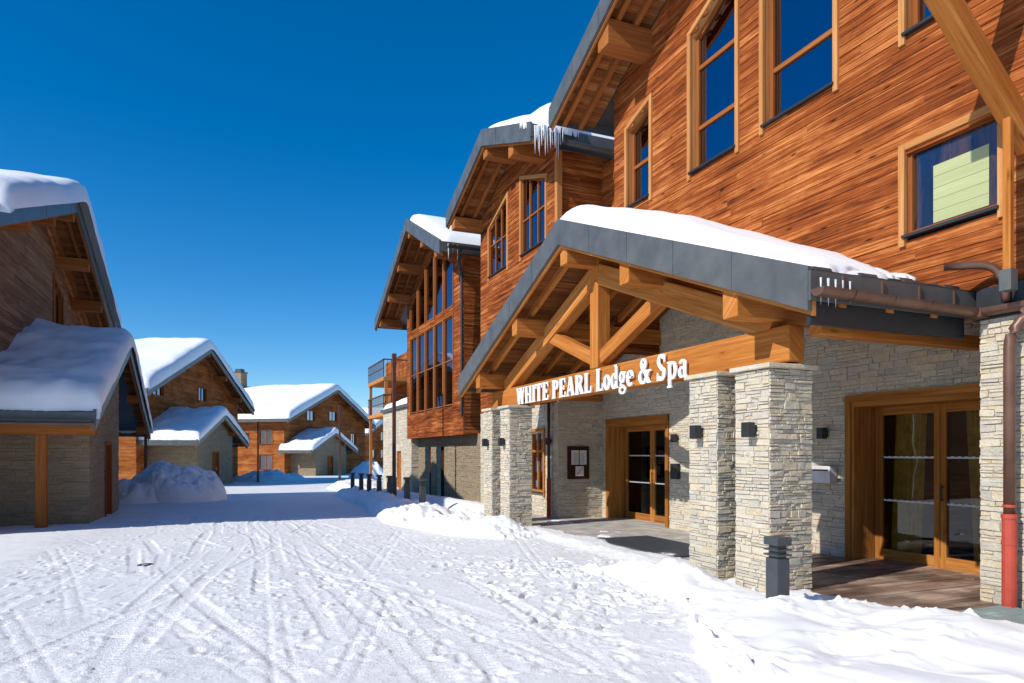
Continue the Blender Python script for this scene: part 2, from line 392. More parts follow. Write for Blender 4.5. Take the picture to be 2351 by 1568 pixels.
def gable_roof(par,yl,yr,za,s,ov,depth,fas=.42,purl=(),xin=.0,T=.4,mats=('metal','soffit','timber'),raft=.6,psz=(.24,.32),snowkw=None,dosnow=True,near=True,seam=1.1,pdrop=.10,sx=.06):
    rz=lambda y: za-s*abs(y)
    mb=MB()
    for a,b in ((yl,0),(0,yr)):
        mb.hexa([(-ov,a,rz(a)-.1),(depth,a,rz(a)-.1),(depth,b,rz(b)-.1),(-ov,b,rz(b)-.1)],[(-ov,a,rz(a)),(depth,a,rz(a)),(depth,b,rz(b)),(-ov,b,rz(b))])
    rf=mk('roof',mb,M['tile'],par)
    sb=MB(); so=.2
    for a,b,sg in ((0,yr,1),(0,-yl,-1)):
        n=int(b/.16)
        for i in range(n):
            y0=sg*(b*i/n);y1=sg*(b*(i+1)/n-.006); r=R()
            sb.face([(-ov+.01,y0,rz(y0)-so),(xin+.02,y0,rz(y0)-so),(xin+.02,y1,rz(y1)-so),(-ov+.01,y1,rz(y1)-so)],[(-ov+r*40,y0),(xin+r*40,y0),(xin+r*40,y1),(-ov+r*40,y1)],r)
    mk('soffit',sb,M[mats[1]],rf)
    fb=MB()
    for lo,hi in ((yl,0),(0,yr)):
        n=max(1,round((hi-lo)/seam))
        for i in range(n):
            a=lo+(hi-lo)*i/n+ (.005 if i else 0); b=lo+(hi-lo)*(i+1)/n-(.005 if i<n-1 else 0)
            j=rr(-.004,.004)
            fb.hexa([(-ov-.04+j,a,rz(a)-fas),(-ov+.02,a,rz(a)-fas),(-ov+.02,b,rz(b)-fas),(-ov-.04+j,b,rz(b)-fas)],[(-ov-.04+j,a,rz(a)+.05),(-ov+.02,a,rz(a)+.05),(-ov+.02,b,rz(b)+.05),(-ov-.04+j,b,rz(b)+.05)])
    for y,sg in ((yl,-1),(yr,1)):
        fb.box(-ov-.035,depth,min(y,y+sg*.03),max(y,y+sg*.03),rz(y)-fas*.75,rz(y)+.0)
    mk('verge_fascia',fb,M[mats[0]],rf)
    vb=MB()
    for lo in (yl,yr):
        vb.hexa([(-ov+.021,0,rz(0)-fas-.05),(-ov+.07,0,rz(0)-fas-.05),(-ov+.07,0,rz(0)-so-.01),(-ov+.021,0,rz(0)-so-.01)],[(-ov+.021,lo,rz(lo)-fas-.05),(-ov+.07,lo,rz(lo)-fas-.05),(-ov+.07,lo,rz(lo)-so-.01),(-ov+.021,lo,rz(lo)-so-.01)],R())
    mk('verge_board',vb,M[mats[2]],rf)
    x=-ov+.12+raft*.5
    while x<xin:
        for lo in (yl,yr):
            rb=MB(); y1=lo*.995
            rb.hexa([(x-.05,0,rz(0)-so-.14),(x+.05,0,rz(0)-so-.14),(x+.05,0,rz(0)-so-.004),(x-.05,0,rz(0)-so-.004)],[(x-.05,y1,rz(y1)-so-.14),(x+.05,y1,rz(y1)-so-.14),(x+.05,y1,rz(y1)-so-.004),(x-.05,y1,rz(y1)-so-.004)],R())
            mk('rafter',rb,M[mats[2]],rf)
        x+=raft
    for y in purl:
        pb=MB(); w,h=psz; t=rz(abs(y)+w/2)-so-pdrop
        pb.box(-ov+.08,xin+.05,y-w/2,y+w/2,t-h,t)
        mk('purlin',pb,M[mats[2]],rf,bevel=.012 if near else 0)
    if dosnow:
        k=dict(T=T); k.update(snowkw or {})
        snow(par,-ov+sx,depth,yl+.05,yr-.05,za,s,**k)
    return rf
def gable_lim(za,s,drop):
    def f(z):
        h=(za-drop-z)/s
        return None if h<=0 else (-h,h)
    return f

# ============================================================ MAIN LODGE (street facade X=7.9)
XF=7.9
lodge=root('lodge_building','large chalet hotel with burnt orange larch above stone ground floor','building',(XF,5.0,0))
P=Pfront(0)
Yl=lambda Y: Y-5.0
za,s=13.5,.45
PZ=5.8; PS=.4; PY=10.85
wins=[(Yl(11.62),Yl(12.45),6.92,8.85,8.55,(7.75,),()),
      (Yl(9.1),Yl(10.3),6.85,9.95,9.35,(7.65,8.75),()),
      (Yl(7.1),Yl(8.45),6.9,11.0,10.3,(7.75,9.1),()),
      (Yl(4.6),Yl(6.0),6.97,9.2,9.2,(8.0,),()),
      (Yl(4.88),Yl(6.0),4.43,5.5,5.5,(),()),
      (Yl(1.6),Yl(3.2),6.9,9.4,9.4,(8.0,),(Yl(2.4),)),(Yl(1.6),Yl(3.2),4.4,5.5,5.5,(),())]
holes=[w[:5] for w in wins]
def porchcut(z):
    if z>=PZ-.1: return None
    h=(PZ-.1-z)/PS
    return (max(Yl(PY-h),Yl(5.1)),Yl(13.01))
mb=MB(); planks(mb,P,Yl(-3),Yl(13),3.55,12.9,holes+[porchcut],.135,gable_lim(za,s,.3))
planks(mb,Pside(Yl(13),1),0,6,3.9,9.4,(),.145)
mk('wood_facade',mb,M['facade'],lodge)
for i,w in enumerate(wins):
    a,b,z0,zn,zf,hor,ver=w
    window(lodge,P,a,b,z0,zn,zf,hor,ver,tw=.085,deep=.14 if i!=4 else .07,fw=.07 if i!=4 else .05,fmat='frame',plank_reflection=(a+.16,b-.30,4.5,5.2) if i==4 else None)
mb=MB(); stones(mb,P,Yl(-3),Yl(5.08),-.3,3.2,prot=.03)
stones(mb,Pside(Yl(5.08),1),0,1.2,-.3,4.3)
mk('stone_pier',mb,M['stone'],lodge)
mb=MB(); mb.box(-.04,.3,Yl(-3),Yl(5.12),3.2,3.55); mk('facade_base_flashing',mb,M['black'],lodge)
Pb=Pfront(1.2)
D2=(Yl(5.75),Yl(7.85),-.1,2.5,2.5); D1=(Yl(12.75),Yl(15.25),-.1,2.45,2.45)
mb=MB(); stones(mb,Pb,Yl(5.08),Yl(15.65),-.2,5.6,[D2,D1],lw=(.12,.46))
mk('stone_wall',mb,M['stone'],lodge)
mb=MB(); planks(mb,Pb,Yl(13),Yl(15.65),5.6,9.2); mk('recessed_wood_wall',mb,M['facade'],lodge)
def doorset(par,D,panels,lab):
    a,b,z0,z1,_=D; dp=.42
    mb=MB()
    for y,s1 in ((a,1),(b,-1)):
        for i in range(3):
            mb.box(1.2-.03+i*.15,1.2-.03+(i+1)*.15-.004,min(y,y+s1*.05),max(y,y+s1*.05),0.02,z1-.001)
    mb.box(1.2-.03,1.2+dp,a+.05,b-.05,z1-.08,z1-.002)
    for q in (a-.05,b+.05): mb.box(1.2-.055,1.2,q-.05,q+.05,0.02,z1+.1)
    mb.box(1.2-.06,1.2,a-.1,b+.1,z1,z1+.11)
    d=mk('door',mb,M['door'],par,label=lab)
    A=a+.05;B=b-.05;x=1.2+dp; top=z1-.08
    fb=MB()
    for y in panels:
        fb.box(x,x+.07,y-.09,y-.004,.03,top); fb.box(x-.006,x+.07,y+.004,y+.09,.03,top)
    fb.box(x,x+.07,A,A+.14,.03,top);fb.box(x,x+.07,B-.14,B,.03,top)
    for z0_,z1_ in ((.03,.2),(top-.13,top)): fb.box(x+.001,x+.069,A+.14,B-.14,z0_,z1_)
    mk('frame',fb,M['door'],d,bevel=.006)
    g=MB(); g.box(x+.03,x+.04,A+.1,B-.1,.2,top-.1); mk('pane',g,M['dglass'],d)
    for z in (.95,1.62):
        g=MB(); y=A+.15; n=0
        while y<B-.2:
            g.face([(x+.022,y,z),(x+.022,y+.05,z),(x+.022,y+.05,z+(.035 if n%2 else .02)),(x+.022,y,z+(.02 if n%2 else .035))]); y+=.05; n+=1
        mk('glass_marking',g,M['paper'],d)
    h=MB()
    for y in panels: h.tube([(x-.05,y-.05,1.0),(x-.05,y-.05,1.25)],.012); h.box(x-.05,x,y-.055,y-.045,1.02,1.04); h.box(x-.05,x,y-.055,y-.045,1.2,1.22)
    mk('handle',h,M['black'],d)
    for y0,y1 in ((A+.15,A+.5),(B-.7,B-.2)):
        c=MB()
        n=26; pts=[]
        for i in range(n):
            y=y0+(y1-y0)*i/(n-1)
            for z in (.1,top): pts.append((x+.12+.03*math.sin(i*1.5),y*1+(.25 if z>1 else 0)*(.5 if y0<A+.3 else -.4),z))
        c.grid(pts,n,2)
        mk('curtain',c,M['curtain'],d)
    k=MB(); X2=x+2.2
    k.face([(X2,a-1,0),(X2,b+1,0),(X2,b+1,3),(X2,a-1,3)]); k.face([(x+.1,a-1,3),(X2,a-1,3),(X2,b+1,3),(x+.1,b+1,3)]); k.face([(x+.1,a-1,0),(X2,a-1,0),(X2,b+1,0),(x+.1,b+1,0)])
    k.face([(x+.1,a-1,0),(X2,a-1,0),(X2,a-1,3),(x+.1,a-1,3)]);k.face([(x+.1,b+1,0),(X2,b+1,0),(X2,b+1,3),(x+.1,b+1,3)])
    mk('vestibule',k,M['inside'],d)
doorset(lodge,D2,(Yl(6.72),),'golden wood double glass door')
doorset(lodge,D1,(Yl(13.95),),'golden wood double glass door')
gable_roof(lodge,-8.9,8.95,za,s,1.12,9,fas=.40,purl=(0,3.4,6.75,-3.4,-6.6),xin=.0,mats=('metal','soffit','timberd'),raft=.42,psz=(.40,.5),pdrop=-.02,snowkw=dict(nx=16,ny=40,T=.3))
mb=MB(); mb.beam((0.05,Yl(4.6),4.98),(-2.0,Yl(4.6),6.80),.19,.235,r=.3); mk('diagonal_brace',mb,M['timber'],lodge,bevel=.02)
mb=MB(); mb.box(-2.3,.05,Yl(4.48),Yl(4.72),6.74,7.05,r=.6); mk('bracket_beam',mb,M['timber'],lodge,bevel=.02)
mb=MB(); mb.box(-.38,-.31,Yl(4.55),Yl(4.63),3.6,5.30,r=.4); mk('corner_post',mb,M['timber'],lodge,bevel=.008)
mb=MB(); mb.box(-.40,-.29,Yl(4.53),Yl(4.65),3.40,3.62); mk('post_shoe',mb,M['metal'],lodge)

# ============================================================ WING two
wing=root('lodge_wing','tall gabled hotel wing with burnt larch cladding and snowy eave','building',(7.8,18.3,0))
Yw=lambda Y: Y-18.3
za2,s2=10.88,.38
W2=[(Yw(16.3),Yw(17.9),7.35,8.95,9.55),(Yw(19.0),Yw(20.5),7.35,9.45,8.85)]
W2b=[(Yw(19.2),Yw(20.4),4.2,5.5,5.5)]
mb=MB(); planks(mb,P,Yw(15.6),Yw(21.3),3.0,10.6,W2+W2b,.135,gable_lim(za2,s2,.3))
planks(mb,Pside(Yw(15.6),-1),0,2.8,4.0,9.45,(),.145)
planks(mb,Pside(Yw(21.3),1),0,2.8,3.0,9.4,(),.145)
mk('wood_facade',mb,M['facade'],wing)
window(wing,P,*W2[0],hor=(8.3,),ver=(Yw(16.85),Yw(17.38)),fw=.045,deep=.06,proud=.05); window(wing,P,*W2[1],hor=(8.3,),ver=(Yw(19.5),Yw(20.0)),fw=.045,deep=.05,proud=.04)
window(wing,P,*W2b[0],ver=(Yw(19.8),),fw=.06,deep=.05)
mb=MB(); mb.box(-.06,.08,Yw(15.53),Yw(15.68),4,9.4); mk('corner_board',mb,M['trim'],wing)
WG=(Yw(16.4),Yw(17.3),.65,2.28,2.28)
mb=MB(); stones(mb,P,Yw(15.6),Yw(21.3),-.4,3.0,[WG]); stones(mb,Pside(Yw(15.6),-1),0,1.3,-.4,4.0)
mk('stone_wall',mb,M['stone'],wing)
window(wing,P,*WG,hor=(1.75,),ver=(Yw(16.85),),trim='door',fmat='door',tw=.08,deep=.06)
gable_roof(wing,-3.4,3.4,za2,s2,1.06,5,fas=.42,purl=(0,-1.9,3.0),mats=('metal','soffit','timberd'),raft=.45,psz=(.32,.38),snowkw=dict(nx=30,ny=50,T=.34,seed=4))
mb=MB(); mb.tube([(-.2,-3.55,9.25),(2.3,-3.55,9.22)],.09,half=True); mk('gutter',mb,M['metal'],wing)
mb=MB(); mb.tube([(1.75,-3.5,9.15),(1.72,-3.4,8.9),(1.5,-2.9,8.55),(1.45,-2.82,8.3),(1.45,-2.82,5.0)],.05); mk('downpipe',mb,M['black'],wing,smooth=True)
n=34; pts=[]
for i in range(n):
    for j in range(n):
        a=-1+2*i/(n-1);b=-1+2*j/(n-1); x=a*math.sqrt(1-b*b/2);y=b*math.sqrt(1-a*a/2); e=max(0,1-x*x-y*y)
        lx=-.35+x*.80; ly=-2.98+y*.62
        zb=za2-s2*abs(ly)
        f=float(fbm(lx*1.6,ly*1.6,77,3))
        pts.append((lx,ly-(.14*e**.5 if y<0 else 0),zb+.02+(.58*(1+.6*x)*e**.55)*(1+.7*f) if e>0 else zb-.12))
mb=MB(); mb.grid(pts,n,n); mk('roof_snow',mb,M['snow'],wing,smooth=True)

# ============================================================ WING three
wing3=root('lodge_wing','gabled hotel wing with tall multi-pane glazing and burnt larch cladding','building',(7.8,27.0,0))
Y3=lambda Y: Y-27.0
za3,s3=11.1,.47
G=[]
cols=[24.2,25.5,26.8,28.1,29.4,30.7]
for i in range(5):
    a,b=Y3(cols[i])+.05,Y3(cols[i+1])-.05
    G.append((a,b,3.5,6.85,6.85))
    ta=za3-1.05-s3*abs(a); tb=za3-1.05-s3*abs(b)
    G.append((a,b,7.2,ta,tb))
mb=MB(); planks(mb,P,Y3(23.1),Y3(31.3),2.4,10.8,G,.15,gable_lim(za3,s3,.3))
planks(mb,Pside(Y3(23.1),-1),0,3,2.4,9.2); planks(mb,Pside(Y3(31.3),1),0,3,2.4,9.0)
mb.box(-.02,1.0,Y3(23.1),Y3(31.3),2.36,2.4)
mk('wood_facade',mb,M['facade'],wing3)
for g in G: window(wing3,P,*g,hor=(5.2,) if g[2]<4 else (),tw=.05,fw=.045,proud=.05,deep=.04,sill=False,trim='timberd')
mb=MB(); stones(mb,Pfront(.55),Y3(22.5),Y3(31.3),-.6,2.4,[(Y3(27.2),Y3(28.4),-.6,2.0,2.0),(Y3(29.2),Y3(30.2),-.6,2.0,2.0)],ch=(.08,.16),lw=(.2,.6)); mk('stone_wall',mb,M['stone_shaded'],wing3)
mb=MB(); mb.box(.75,.8,Y3(27.2),Y3(28.4),-.4,2.0); mb.box(.75,.8,Y3(29.2),Y3(30.2),-.4,2.0); mk('door',mb,M['board'],wing3)
gable_roof(wing3,-4.7,6.3,za3,s3,1.1,5,fas=.45,purl=(0,1.9,3.8,5.6,-1.9,-3.8),mats=('metal','soffit','timberd'),raft=.45,psz=(.3,.36),snowkw=dict(nx=20,ny=50,T=.35,seed=8))
mb=MB(); mb.tube([(-.9,-4.85,8.75),(1.5,-4.85,8.72)],.09,half=True); mb.tube([(-.4,-4.8,8.7),(-.35,-4.4,8.4),(-.15,-4.1,8.1),(-.12,-4.05,3)],.05); mk('downpipe',mb,M['black'],wing3)

# ============================================================ low stone block + balconies
blk=root('stone_annex','low pale stone annex with snow on its flat roof','building',(8.0,34.5,-.3))
mb=MB(); stones(mb,Pfront(0),-3.2,3.0,-.3,4.2,[(-1.2,-.2,0,2.1,2.1)],ch=(.1,.2),lw=(.3,.8)); stones(mb,Pside(-3.2,-1),0,4,-.3,4.2,ch=(.1,.2),lw=(.3,.8)); mk('stone_wall',mb,M['stone'],blk)
mb=MB(); mb.box(.1,.15,-1.25,-.15,0,2.15); mk('door',mb,M['timberd'],blk)
mb=MB(); mb.box(-.15,4,-3.3,3.1,4.2,4.35); mk('roof',mb,M['metal'],blk)
snow(blk,-.1,4,-3.2,3.0,4.40,0.0,T=.35,nx=14,ny=24,seed=3)
bal=root('balcony_building','timber apartment building with stacked railed balconies','building',(8.4,39.8,-.4))
mb=MB(); planks(mb,Pfront(1.3),-1.6,5,0,8.0,(),.2); planks(mb,Pside(-1.6,-1),1.3,6,0,8.0,(),.2); mk('wood_facade',mb,M['facade_far'],bal)
for z in (4.4,6.4):
    mb=MB(); mb.box(-.25,1.3,-1.6,3,z-.2,z); mk('balcony_floor',mb,M['trim'],bal)
    mb=MB()
    mb.box(-.25,-.19,-1.6,3,z+.95,z+1.02); mb.box(-.25,-.19,-1.6,3,z+.5,z+.53); mb.box(-.25,1.3,-1.6,-1.54,z+.95,z+1.02)
    for i in range(24): mb.box(-.23,-.21,-1.6+i*.2,-1.58+i*.2,z,z+.95)
    for i in range(8): mb.box(-.25+i*.22,-.23+i*.22,-1.59,-1.57,z,z+.95)
    mk('railing',mb,M['rust'],bal)
for y in (-1.5,2.9):
    mb=MB(); mb.box(-.17,-.01,y-.08,y+.08,0,6.2); mk('balcony_post',mb,M['trim'],bal)

# ============================================================ PORCH
porch=root('entrance_porch','gabled timber entrance porch with thick roof snow on stone pillars','porch',(6.3,PY,0))
Yp=lambda Y: Y-PY
def pedge(x):
    X=x+6.3
    t=max(0,(X-6.7)/1.2)
    return (-5.58+min(1.5,1.2*t), 5.5)
gable_roof(porch,-5.65,5.6,PZ,PS,.85,2.8,fas=.40,purl=(0,2.25,4.5,-2.0,-4.35),xin=2.75,mats=('metal','soffit','timber'),raft=.7,psz=(.26,.34),pdrop=.16,snowkw=dict(nx=50,ny=130,T=.40,r=.42,seed=11,edge=pedge,lump=.10,ryl=3.4),seam=1.13,sx=.02)
xb0,xb1=-.15,.10
mb=MB(); mb.box(xb0,xb1,Yp(6.2),Yp(16.0),2.79,3.23,r=.25); mk('tie_beam',mb,M['timber'],porch,bevel=.02)
mb=MB(); mb.box(xb0-.012,xb1+.012,-.14,.14,3.23,5.22,r=.8); mk('king_post',mb,M['timber'],porch,bevel=.02)
for sg in (-1,1):
    mb=MB(); mb.beam((-.02,sg*4.35,3.27),(-.02,sg*.1,4.93),.25,.36,r=R()); mk('principal_rafter',mb,M['timber'],porch,bevel=.02)
    mb=MB(); mb.beam((-.02,sg*.12,3.42),(-.02,sg*1.95,4.12),.18,.25,r=R()); mk('strut',mb,M['timber'],porch,bevel=.015)
for Y in (5.85,15.6):
    mb=MB(); mb.box(xb1-.2,2.75,Yp(Y)-.09,Yp(Y)+.09,3.04,3.20,r=.3); mk('wall_plate',mb,M['timber'],porch,bevel=.012)
mb=MB(); mb.box(-.8,1.55,-5.60,-5.54,PZ-PS*5.6-.54,PZ-PS*5.6-.28); mk('eave_board',mb,M['black'],porch)
for Y0,x0,x1 in ((6.27,-.38,.26),(7.2,-.38,.26),(14.0,-.50,.02),(15.08,-.50,.02)):
    w=.55 if Y0<10 else .5; y0=Yp(Y0);y1=y0+w
    mb=MB()
    lw=(.07,.30)
    stones(mb,Pfront(x0),y0,y1,-.3,2.70,ch=(.03,.10),lw=lw,prot=.026)
    stones(mb,lambda u,z,o:(x1+o,u,z),y0,y1,-.3,2.70,lw=lw)
    stones(mb,Pside(y0,-1),x0,x1,-.3,2.70,ch=(.03,.10),lw=(.06,.24),prot=.032)
    stones(mb,Pside(y1,1),x0,x1,-.3,2.70,lw=lw)
    pl=mk('pillar',mb,M['stone'],porch)
    mb=MB()
    mb.box(x0-.07,x1+.07,y0-.07,y1+.07,2.705,2.765); mk('pillar_cap',mb,M['stone'],pl,bevel=.012)
ge=PZ-PS*5.65
gy=-5.78
mb=MB()
for rd in (.085,.08): mb.tube([(-.90,gy,ge-.20),(1.46,gy,ge-.23)],rd,n=10,half=True); mb.tube([(1.50,gy-.0,ge-.232),(1.50,-7.4,ge-.25)],rd,n=10,half=True)
mb.box(1.41,1.60,gy-.1,gy+.09,ge-.33,ge-.225)
for x in np.linspace(-.45,1.25,4): mb.tube([(x-.012,gy,ge-.202),(x+.012,gy,ge-.202)],.095,n=10,half=True); mb.box(x-.012,x+.012,-5.70,-5.66,ge-.22,ge-.02)
mb.face([(-.9,gy+.085*math.cos(t),ge-.20+.085*math.sin(t)) for t in [math.pi+math.pi*k/10 for k in range(11)]])
mk('gutter',mb,M['copper'],porch,smooth=False)
px,py=7.72-6.3,4.68-PY
def bez(a,b,c,d,n=9):
    a,b,c,d=map(Vector,(a,b,c,d)); return [a*(1-t)**3+b*3*t*(1-t)**2+c*3*t*t*(1-t)+d*t**3 for t in [i/n for i in range(n+1)]]
mb=MB(); mb.tube(bez((1.50,py-.12,ge-.28),(1.50,py-.12,ge-.48),(px,py,ge-.46),(px,py,ge-.72))+[Vector((px,py,1.0))],.055,n=14)
mk('downpipe',mb,M['copper'],porch,smooth=True)
mb=MB(); mb.tube([(px,py,-.1),(px,py,.02),(px,py,.9),(px,py,1.0)],.070,n=16); mb.tube([(px,py,1.0),(px,py,1.05)],.078,n=16); mb.tube([(px,py,.72),(px,py,.76)],.076,n=16); mb.tube([(px,py,1.12),(px,py,1.15)],.064,n=16)
mk('red_downpipe_base',mb,M['red'],porch,smooth=False)
o_=7.55-6.3
mb=MB(); mb.tube([Vector((o_-.12,5.2-PY,ge+.25))]+bez((o_,5.07-PY,ge+.24),(o_+.2,4.86-PY,ge+.24),(1.49,4.78-PY,ge+.2),(1.50,4.76-PY,ge-.2)),.045,n=14); mk('overflow_pipe',mb,M['copper'],porch,smooth=True)
mb=MB()
for j in range(9):
    y=-5.65+j*.33; z=PZ-PS*abs(y)
    x=-.8
    while x<1.56:
        e=min(1.58,x+.33); q=rr(0,.006)
        mb.hexa([(x+.004,y,z-.01),(e-.004,y,z-.01),(e-.004,y+.34,z+.34*PS-.02),(x+.004,y+.34,z+.34*PS-.02)],[(x+.004,y,z+.02+q),(e-.004,y,z+.02+q),(e-.004,y+.34,z+.34*PS+.005),(x+.004,y+.34,z+.34*PS+.005)])
        if (int((x+.8)/.33)+j)%2==0:
            mb.hexa([(x+.04,y+.03,z+.02),(e-.04,y+.03,z+.02),(e-.04,y+.07,z+.04),(x+.04,y+.07,z+.04)],[(x+.04,y+.06,z+.075),(e-.04,y+.06,z+.075),(e-.04,y+.09,z+.075),(x+.04,y+.09,z+.075)])
        x=e
mk('snow_guard',mb,M['tile'],porch)
def patch(cx,cy,rx,ry,h,seed):
    n=16; pts=[]
    for i in range(n):
        for j in range(n):
            a=-1+2*i/(n-1);b=-1+2*j/(n-1); x=a*math.sqrt(1-b*b/2);y=b*math.sqrt(1-a*a/2); e=max(0,1-x*x-y*y)
            k=1+.6*float(fbm(a*2+seed,b*2,seed))*2
            X_=cx+x*rx*k; Y_=cy+y*ry*k
            pts.append((X_,Y_,PZ-PS*abs(Y_)+.03+h*e**.6*(1+float(fbm(X_*4,Y_*4,seed)))-(.06 if e<=0 else 0)))
    mb=MB(); mb.grid(pts,n,n); mk('roof_snow',mb,M['snow'],porch,smooth=True)
patch(.95,-4.75,.35,.22,.10,3); patch(1.25,-4.35,.3,.3,.12,5); patch(.7,-5.15,.25,.14,.09,7); patch(1.3,-5.0,.2,.12,.07,9); patch(-.3,-5.35,.5,.2,.10,13)

# floor of porch
mb=MB()
y=4.2
while y<8.6:
    x=6.35
    while x<9.55:
        e=min(9.55,x+rr(1.0,2.4)); mb.box(x,e-.004,y,y+.118,-.1,.035+rr(-.004,.004)); x=e
    y+=.125
d=mk('deck',mb,M['deck']); d['kind']='structure'
mb=MB(); y=8.6
while y<17:
    x=6.35
    while x<9.55:
        e=min(9.55,x+rr(.5,.9)); mb.box(x,e-.006,y,y+.394,-.1,.035+rr(-.003,.003)); x=e
    y+=.4
M['pave']=plain('grey_paving',(.42,.39,.35),.8,nz=.3,ns=3,bump=.3)
d=mk('pavement',mb,M['pave']); d['kind']='structure'
def grate(x0,x1,y0,y1,lab,mat):
    r_=root('floor_grate',lab,'floor grate',((x0+x1)/2,(y0+y1)/2,.04),group='metal floor grates')
    hx=(x1-x0)/2;hy=(y1-y0)/2; mb=MB()
    mb.box(-hx,hx,-hy,hy,0.002,.008,m=1)
    n=int(2*hx/.05)
    for i in range(n+1): mb.box(-hx+i*.05,-hx+i*.05+.012,-hy,hy,.006,.024)
    for i in range(int(2*hy/.10)+1): mb.box(-hx,hx,-hy+i*.1,-hy+i*.1+.01,.007,.022)
    mk('grate_bars',mb,[mat,M['inside']],r_)
grate(6.5,7.7,8.95,11.5,'dark grey metal entrance grate set in the paving',M['boll'])
M['galv']=plain('galvanised_steel',(.30,.36,.34),.45,.4)
grate(6.95,7.75,4.0,4.75,'galvanised grate beside the red downpipe',M['galv'])

# wall lamps
lamp=root('wall_lamp','small black cube wall lamp on the stonework','wall lamp',(5.88,6.5,1.98),group='black cube wall lamps')
mb=MB(); mb.box(-.13,-.02,-.06,.06,-.09,.09); mk('lamp_housing',mb,M['black'],lamp,bevel=.006)
mb=MB(); mb.box(-.02,.03,-.04,.04,-.06,.06); mk('mounting_plate',mb,M['black'],lamp)
mb=MB(); mb.box(-.115,-.035,-.045,.045,.088,.094); mb.box(-.115,-.035,-.045,.045,-.094,-.088); mk('lens',mb,M['steel'],lamp)
for p in ((5.88,7.5,1.98),(5.77,14.25,1.95),(5.77,15.3,1.95),(9.06,8.35,2.02),(9.06,12.35,2.02),(9.06,9.6,2.02),(7.76,16.0,2.0)):
    copy_thing(lamp,p)
mbx=root('letter_box','grey metal letter box mounted on the stone wall','letter box',(9.06,8.3,1.35))
mb=MB(); mb.box(-.16,0,-.19,.19,-.14,.14); mk('letter_box_body',mb,M['steel'],mbx,bevel=.01)
mb=MB(); mb.box(-.17,-.15,-.15,.15,.06,.085); mk('slot',mb,M['black'],mbx)
it=root('intercom','black intercom on the stone wall beside the door','intercom',(9.06,12.35,1.3))
mb=MB(); mb.box(-.09,0,-.12,.12,-.17,.17); mk('intercom_body',mb,M['black'],it,bevel=.008)
mb=MB(); mb.box(-.098,-.086,-.07,.07,.02,.12); mk('screen',mb,M['glass'],it)
mn=root('menu_board','dark wooden notice board with two printed sheets on stone wall','notice board',(8.35,15.58,1.45))
mb=MB(); mb.box(-.30,.30,-.07,0,-.42,.42); mk('board_case',mb,M['board'],mn,bevel=.008)
mb=MB()
mb.face([(-.22,-.075,-.05),(-.01,-.075,-.05),(-.01,-.075,.32),(-.22,-.075,.32)]); mb.face([(.02,-.075,-.05),(.22,-.075,-.05),(.22,-.075,.32),(.02,-.075,.32)])
mb.face([(-.1,-.075,-.34),(.14,-.075,-.34),(.14,-.075,-.09),(-.1,-.075,-.09)]); mk('printed_sheet',mb,M['paper'],mn)
mb=MB()
for i in range(9): mb.face([(-.18,-.077,.25-i*.032),(-.04,-.077,.25-i*.032),(-.04,-.077,.243-i*.032),(-.18,-.077,.243-i*.032)]); mb.face([(.04,-.077,.25-i*.032),(.18-.02*(i%3),-.077,.25-i*.032),(.18-.02*(i%3),-.077,.243-i*.032),(.04,-.077,.243-i*.032)])
mk('text_line',mb,M['black'],mn)
mb=MB(); mb.face([(-.08,-.078,-.32),(-.06,-.078,-.32),(.12,-.078,-.11),(.10,-.078,-.11)]); mk('red_stripe',mb,M['red'],mn)
rp=root('drain_pipe','slim drain pipe with red painted foot on stone wall','drain pipe',(7.68,15.9,0))
mb=MB(); mb.tube([(0,0,1.0),(0,0,3.0)],.04); mk('upper_pipe',mb,M['copper'],rp,smooth=True)
mb=MB(); mb.tube([(0,0,-.2),(0,0,1.05)],.055); mk('red_pipe_foot',mb,M['red'],rp,smooth=True)

# ============================================================ sign lettering
sign=root('sign_lettering','raised white serif letters mounted on the porch beam','sign',(6.10,14.3,2.80))
def PS_(u,z,o): return (-o,-u,z)
class GL:
    T=.21
    def __init__(s): s.q=[]
    def rect(s,x0,y0,x1,y1): s.q.append([(x0,y0),(x1,y0),(x1,y1),(x0,y1)])
    def V(s,x,y0=0,y1=1,sb=1,st=1,T=None):
        T=T or s.T; s.rect(x-T/2,y0,x+T/2,y1)
        if sb: s.rect(x-T/2-.06,y0,x+T/2+.06,y0+.06)
        if st: s.rect(x-T/2-(.06),y1-.06,x+T/2+(.06 if st==1 else 0),y1)
    def D(s,x0,y0,x1,y1,w):
        s.q.append([(x0-w/2,y0),(x0+w/2,y0),(x1+w/2,y1),(x1-w/2,y1)])
    def ring(s,cx,cy,rx,ry,tx,ty,a0=0,a1=360,n=28):
        tx*=1.2; ty*=1.5
        for i in range(n):
            a=math.radians(a0+(a1-a0)*i/n);b=math.radians(a0+(a1-a0)*(i+1)/n)
            s.q.append([(cx+rx*math.cos(a),cy+ry*math.sin(a)),(cx+rx*math.cos(b),cy+ry*math.sin(b)),(cx+(rx-tx)*math.cos(b),cy+(ry-ty)*math.sin(b)),(cx+(rx-tx)*math.cos(a),cy+(ry-ty)*math.sin(a))])
